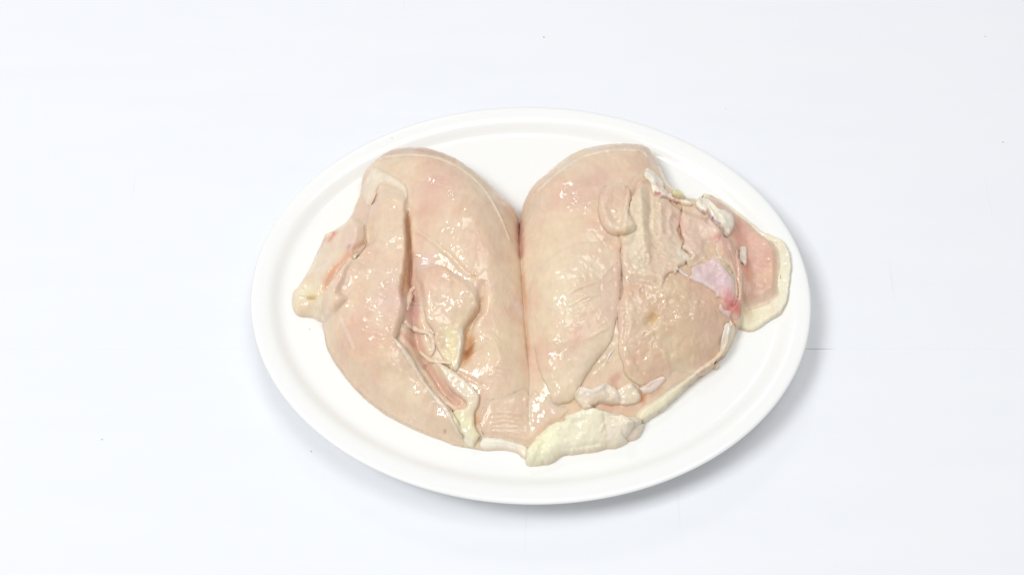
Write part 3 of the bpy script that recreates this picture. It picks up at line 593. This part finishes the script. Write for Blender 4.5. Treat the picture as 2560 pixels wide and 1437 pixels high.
blob = layer('membrane_fold', [(1436, 985), (1440, 972), (1455, 962), (1475, 968), (1492, 962), (1512, 954), (1530, 958), (1545, 968), (1562, 958), (1580, 955), (1596, 972), (1604, 992), (1596, 1004), (1570, 1010), (1545, 1008), (1520, 1010), (1500, 1006), (1480, 1014), (1462, 1018), (1446, 1008)],
    4.6, 4.2, (.80, .69, .56), M_FILM, parent=right, gap=.5, dz=2.6, tuck=.8, rag=.5, lumps=[(6, 1.3, 86), (2.4, .5, 87)], st=[([(1545, 970), (1552, 990), (1556, 1006)], .9, -1.2), ([(1460, 972), (1490, 978), (1512, 962)], .8, .8)], label='glossy fold of membrane above the yellow fat')
blob2 = layer('membrane_fold', [(1598, 970), (1615, 960), (1640, 945), (1660, 938), (1665, 948), (1650, 965), (1630, 980), (1608, 984)], 1.8, 1.5, (.80, .66, .58), M_FILM, parent=right, gap=.2, dz=1, rag=.5, lumps=[(3, .4, 88)], label='thin pinkish fold beside the membrane')
tag_ = layer('skin_tag', [(1770, 912), (1786, 904), (1796, 912), (1799, 917), (1792, 924), (1780, 918)], 1.2, .9, CREAM, M_FAT, parent=right, gap=1.2, dz=1, tuck=.5, label='tiny tag of skin on the lower right edge')
shreds = [([(1535, 872), (1524, 885), (1516, 905)], [.3, .6, .3]), ([(1690, 668), (1702, 680), (1722, 692)], [.5, .8, .5])]
for p_, r_ in shreds: tube('membrane_shred', p_, r_, FILM, M_FILM, right)

# ------------------------------------------------------------------ colour of the flesh, with shade painted into creases and lobe tops
allp = PIECES
bodies = [web, left, right, outer, rb, tend, ridge, upr, tat, nub]
for pc in allp:       # broad natural variation: pinker and creamier zones
    x, y = pc['G'][:, 0], pc['G'][:, 1]
    a = np.clip(fnoise(x, y, .016, 90) * 1.4 + .15, 0, 1)[:, None] * .6
    b = np.clip(fnoise(x, y, .011, 95) * 1.4, 0, 1)[:, None] * .5
    k = 1.0 if any(pc is q for q in bodies) else .25
    pc['col'] = pc['col'] * (1 - a * k) + np.array((.71, .44, .335)) * a * k
    pc['col'] = pc['col'] * (1 - b * k) + np.array((.76, .64, .45)) * b * k
    c = (fnoise(x, y, .0028, 99, 3) * .035)[:, None]
    pc['col'] *= 1 + c
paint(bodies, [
    ([(1090, 455)], 11, (.72, .47, .39), .65), ([(1200, 520)], 12, (.72, .56, .42), .4), ([(1010, 385), (1080, 378)], 4, (.66, .52, .42), .5),
    ([(1160, 410), (1230, 480), (1280, 550)], 3, (.64, .50, .39), .5), ([(960, 385), (1030, 374), (1110, 388)], 4.5, (.60, .42, .32), .75), ([(950, 396), (1010, 388), (1080, 392), (1140, 415), (1190, 452), (1225, 495), (1255, 550)], .5, (.80, .72, .60), .6), ([(1345, 478), (1400, 428), (1465, 390), (1540, 376), (1600, 378), (1618, 392)], .6, (.80, .72, .62), .6), ([(1480, 374), (1560, 366), (1615, 376), (1640, 410)], 2, (.64, .52, .44), .5), ([(1440, 400), (1370, 450)], 2.5, (.68, .60, .50), .5),  # tan bands paint shade onto the far side of the lobe tops
    ([(1350, 500), (1310, 560)], 5, (.70, .60, .48), .5), ([(1500, 440), (1430, 490)], 8, (.72, .48, .40), .65), ([(1530, 680), (1520, 760), (1545, 800)], 6, (.70, .50, .42), .5),
    ([(1400, 640), (1370, 780)], 10, (.80, .68, .50), .5), ([(900, 540)], 6, (.72, .52, .44), .6), ([(1010, 740), (960, 760)], 8, (.76, .56, .50), .5), ([(980, 690), (950, 660)], 6, (.78, .62, .50), .4),
    ([(890, 900), (960, 940)], 9, (.74, .56, .40), .4), ([(1100, 1090), (1000, 1040)], 6, (.80, .62, .46), .5),
    # slit: wet pink inner flesh, plus orange and brown painted crease shade
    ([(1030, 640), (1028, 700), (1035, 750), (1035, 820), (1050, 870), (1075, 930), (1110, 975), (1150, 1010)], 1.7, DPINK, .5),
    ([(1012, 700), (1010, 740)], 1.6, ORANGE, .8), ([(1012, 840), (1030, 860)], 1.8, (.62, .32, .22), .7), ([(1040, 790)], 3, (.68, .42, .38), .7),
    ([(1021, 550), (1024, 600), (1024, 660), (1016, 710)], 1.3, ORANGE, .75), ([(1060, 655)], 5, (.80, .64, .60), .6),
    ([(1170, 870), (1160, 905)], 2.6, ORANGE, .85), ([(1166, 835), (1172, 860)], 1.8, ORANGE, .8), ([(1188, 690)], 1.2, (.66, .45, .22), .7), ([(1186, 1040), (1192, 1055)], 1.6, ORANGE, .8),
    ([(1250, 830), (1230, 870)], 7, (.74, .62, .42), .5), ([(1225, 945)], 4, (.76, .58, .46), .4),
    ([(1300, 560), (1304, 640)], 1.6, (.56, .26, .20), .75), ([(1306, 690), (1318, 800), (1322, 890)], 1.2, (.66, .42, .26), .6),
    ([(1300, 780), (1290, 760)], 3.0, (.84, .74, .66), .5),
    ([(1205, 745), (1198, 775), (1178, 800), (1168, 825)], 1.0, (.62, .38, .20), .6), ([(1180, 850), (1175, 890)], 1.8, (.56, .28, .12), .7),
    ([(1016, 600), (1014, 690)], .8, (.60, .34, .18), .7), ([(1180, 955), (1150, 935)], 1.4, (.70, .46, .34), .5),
    # right half
    ([(1828, 762), (1840, 765)], 3.6, (.68, .15, .15), .95), ([(1815, 750), (1842, 735)], 2.6, (.72, .32, .30), .7), ([(1835, 790)], 2.4, (.70, .30, .26), .6), ([(1845, 650), (1852, 700), (1850, 740)], 3, (.66, .36, .28), .7),
    ([(1815, 610), (1830, 650)], 3, (.64, .38, .30), .6), ([(1800, 590), (1780, 600)], 1.5, (.70, .30, .30), .6), ([(1770, 770), (1790, 810), (1780, 850)], 6, (.72, .48, .37), .6), ([(1770, 720), (1795, 745)], 2, (.70, .45, .34), .6),
    ([(1700, 545), (1697, 580), (1708, 610)], 1.0, (.62, .36, .26), .6), ([(1640, 790), (1628, 800)], 2.0, (.66, .42, .20), .8), ([(1610, 985), (1606, 998)], 1.7, (.66, .30, .14), .85), ([(1655, 970), (1630, 985)], 1.2, (.70, .42, .26), .6), ([(1545, 985), (1535, 955)], 1.5, (.66, .36, .28), .5),
    ([(1550, 620), (1548, 700), (1543, 800)], 1.2, (.66, .44, .34), .6), ([(1575, 575), (1560, 588), (1545, 586)], .6, (.62, .38, .18), .7), ([(1705, 600), (1700, 575)], .6, (.55, .28, .16), .6), ([(1440, 1004), (1395, 1012)], .6, (.66, .46, .26), .5), ([(1500, 890), (1460, 955)], 1.0, (.70, .52, .36), .5),
    ([(1545, 940), (1530, 950)], 1.6, (.64, .34, .28), .6), ([(1680, 540), (1660, 580)], 5, (.72, .52, .44), .5), ([(1760, 570), (1730, 610)], 6, (.74, .55, .46), .5),
    ([(1585, 760), (1570, 850)], 4, (.80, .68, .52), .5), ([(1560, 980), (1600, 955)], 2, (.74, .66, .46), .4), ([(1515, 1010), (1580, 1020)], 2.2, (.76, .50, .38), .7), ([(1380, 1020), (1330, 1080)], 5, (.76, .58, .47), .6), ([(1330, 1000), (1322, 1090)], 2, (.80, .68, .52), .6),
    ([(1600, 555), (1590, 500)], 3, (.80, .70, .56), .4), ([(1590, 580), (1580, 640)], 5, (.82, .72, .55), .6), ([(1710, 645), (1700, 625)], 2.0, FATW, .6),
])
paint([left], [([(940, 430), (935, 470)], 2.5, FATW, .6), ([(905, 480), (915, 440)], 2, (.76, .58, .50), .6)])
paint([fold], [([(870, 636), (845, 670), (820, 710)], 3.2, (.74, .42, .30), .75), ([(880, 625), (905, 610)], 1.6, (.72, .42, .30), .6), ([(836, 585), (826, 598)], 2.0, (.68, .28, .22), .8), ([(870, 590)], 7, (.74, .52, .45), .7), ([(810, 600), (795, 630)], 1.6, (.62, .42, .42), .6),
               ([(830, 620), (800, 670)], 4, (.78, .60, .50), .6), ([(770, 735), (790, 738)], 2, (.80, .70, .40), .6), ([(785, 748), (772, 748)], 1.2, (.66, .44, .18), .8), ([(755, 765), (780, 775)], 4, (.80, .64, .48), .6), ([(873, 615)], 1.4, (.50, .30, .30), .7), ([(750, 740), (765, 725)], 3, FATY, .6)])
paint([outer], [([(850, 790), (868, 835), (885, 870)], .7, WHITE, .35), ([(1000, 590), (960, 620)], 4, (.80, .66, .50), .5), ([(1112, 1078)], .7, (.50, .28, .18), .8), ([(980, 480), (950, 560)], 7, (.78, .64, .48), .5), ([(1040, 1000), (980, 960)], 5, (.82, .68, .50), .5), ([(845, 720), (870, 680)], 3, (.74, .54, .46), .5),
                ([(1016, 560), (1019, 640), (1008, 720)], .8, (.70, .48, .32), .5)])
paint([ridge], [([(1153, 826), (1151, 870), (1142, 915)], 1.2, (.88, .87, .78), 1.0), ([(1125, 840), (1130, 890)], 4, (.82, .74, .46), .8), ([(1090, 720), (1080, 780)], 5, (.80, .62, .48), .5)])
paint([low], [([(1150, 1040), (1175, 1085)], 5, (.80, .76, .50), .8), ([(1200, 1085)], 1.5, GREENY, .6), ([(1110, 960), (1150, 1000)], 2, (.72, .50, .44), .6), ([(1160, 1095), (1175, 1110)], 2, FATW, .6)])
paint([strip], [([(1840, 560), (1850, 620)], 5, (.68, .36, .28), .8), ([(1900, 600), (1880, 660)], 7, (.76, .50, .42), .6), ([(1870, 690), (1860, 640)], 2.5, (.70, .30, .20), .8), ([(1900, 700), (1930, 680)], 4, (.80, .56, .40), .6), ([(1905, 740), (1925, 745)], 3, (.84, .66, .54), .6), ([(1860, 740)], 2, (.62, .28, .2), .8)])
paint([flap], [([(1945, 615), (1966, 650)], 2.5, (.80, .70, .58), .6), ([(1968, 720), (1955, 765)], 2.0, (.84, .74, .56), .7), ([(1925, 795), (1890, 815)], 2.5, (.86, .82, .68), .6), ([(1935, 770), (1945, 740)], 3, (.82, .66, .52), .6), ([(1960, 640), (1965, 700), (1950, 760)], 3.5, (.80, .79, .64), .6), ([(1868, 780), (1862, 760)], 3, (.68, .42, .22), .8), ([(1900, 780), (1880, 800)], 5, (.84, .76, .52), .5), ([(1940, 600), (1955, 620)], 3, (.78, .74, .56), .5), ([(1779, 490), (1810, 505)], 2, PINK, .8)])
paint([fat3], [([(1638, 482), (1648, 485)], .7, (.50, .10, .12), .8), ([(1650, 490), (1668, 496), (1690, 506), (1700, 512)], .35, (.66, .20, .18), .75), ([(1642, 458), (1650, 474)], .5, (.72, .24, .20), .75), ([(1662, 470), (1670, 480)], .9, (.60, .14, .18), .8), ([(1672, 476)], .9, (.30, .30, .38), .6), ([(1640, 435), (1655, 450)], 2, FATY, .7)])
paint([tat, rb], [([(1645, 486), (1668, 496), (1690, 507)], .35, (.64, .16, .14), .6)])
paint([fat2], [([(1755, 530), (1778, 546), (1800, 560)], .5, (.40, .24, .30), .8), ([(1781, 545)], .5, (.12, .08, .12), .9), ([(1790, 578), (1812, 588)], 2, (.74, .62, .58), .5)])
paint([lil, tail, under], [([(1826, 756), (1836, 768)], 3.2, (.70, .20, .20), .85)])
paint([lil], [([(1815, 700), (1790, 700)], 4, (.72, .52, .54), .7), ([(1745, 690), (1740, 700), (1775, 720)], 1.6, (.84, .72, .70), .7), ([(1820, 735), (1830, 750)], 3, (.74, .38, .38), .8)])
paint([under], [([(1832, 760), (1845, 770)], 3, (.68, .22, .18), .7), ([(1815, 600), (1800, 600)], 2, (.70, .40, .36), .6), ([(1850, 650), (1857, 720)], 1.2, (.78, .56, .44), .6)])
paint([fat], [([(1350, 1100), (1340, 1140), (1380, 1080)], 4, (.86, .84, .58), .7), ([(1540, 1070), (1570, 1060)], 5, (.84, .74, .62), .7), ([(1470, 1090), (1430, 1110)], 4, (.86, .78, .60), .5)])
paint([blob], [([(1500, 966), (1470, 972)], 2, (.84, .78, .74), .7), ([(1570, 985)], 4, (.80, .70, .52), .5), ([(1446, 990)], 2, (.80, .74, .56), .6)])
paint([rim], [([(1610, 1035), (1660, 1005), (1700, 975)], 2.4, (.85, .79, .58), .8), ([(1815, 850)], 2, (.84, .76, .58), .5)])

# ------------------------------------------------------------------ link the chicken
chick = link(bpy.data.objects.new('chicken_breast', None), label='whole raw butterflied chicken breast spread on the white oval plate', category='raw meat')
made = {}
for pc in PIECES:
    par = chick if pc['parent'] is None else made[id(pc['parent'])]
    made[id(pc)] = mesh_np(pc['name'], pc['V'], pc['Q'], pc['mat'], par, np.clip(pc['col'], 0, 1), **pc['props'])

# ------------------------------------------------------------------ specks of dust
M_DUST, nt_, p_ = material('dust'); p_.inputs['Base Color'].default_value = (.36, .36, .38, 1); p_.inputs['Roughness'].default_value = .9
def speck(u, v, r, z, label):
    rng = np.random.default_rng(int(u * 7 + v)); P = pix([u], [v], z)[0]
    V = []; n = 7
    for (rr, hh) in ((.9, 0), (1.0, .25), (.55, .5)):
        for k in range(n):
            a = 2 * math.pi * k / n; q = rr * r * (.75 + .5 * rng.random())
            V.append((q * math.cos(a) * 1.3, q * math.sin(a) * .8, hh * r))
    F = [tuple(reversed(range(n)))] + [(i * n + k, i * n + (k + 1) % n, (i + 1) * n + (k + 1) % n, (i + 1) * n + k) for i in range(2) for k in range(n)] + [tuple(2 * n + k for k in range(n))]
    me = bpy.data.meshes.new('dust_speck'); me.from_pydata(V, [], F); me.update(); me.materials.append(M_DUST)
    o = bpy.data.objects.new('dust_speck', me); o.location = (P[0], P[1], z + .00002)
    link(o, label=label, category='speck', group='specks of dust')
speck(1360, 94, .00045, 0, 'tiny grey speck on the tabletop straight above the plate')
speck(2507, 356, .00038, 0, 'tiny dark speck on the tabletop near the right edge of the picture')
speck(2463, 92, .00030, 0, 'tiny speck near the upper right corner of the tabletop')
speck(255, 1098, .00033, 0, 'tiny grey speck on the tabletop at the lower left')
speck(778, 1128, .00033, 0, 'tiny speck on the tabletop just outside the plate at lower left')
speck(774, 823, .00032, .0188, 'tiny speck on the plate left of the chicken')
speck(980, 346, .00036, .0250, 'tiny speck on the upper left rim of the plate')
speck(1815, 272, .00025, 0, 'faint speck on the tabletop above the right half of the plate')
print('verts', sum(len(p['V']) for p in PIECES))
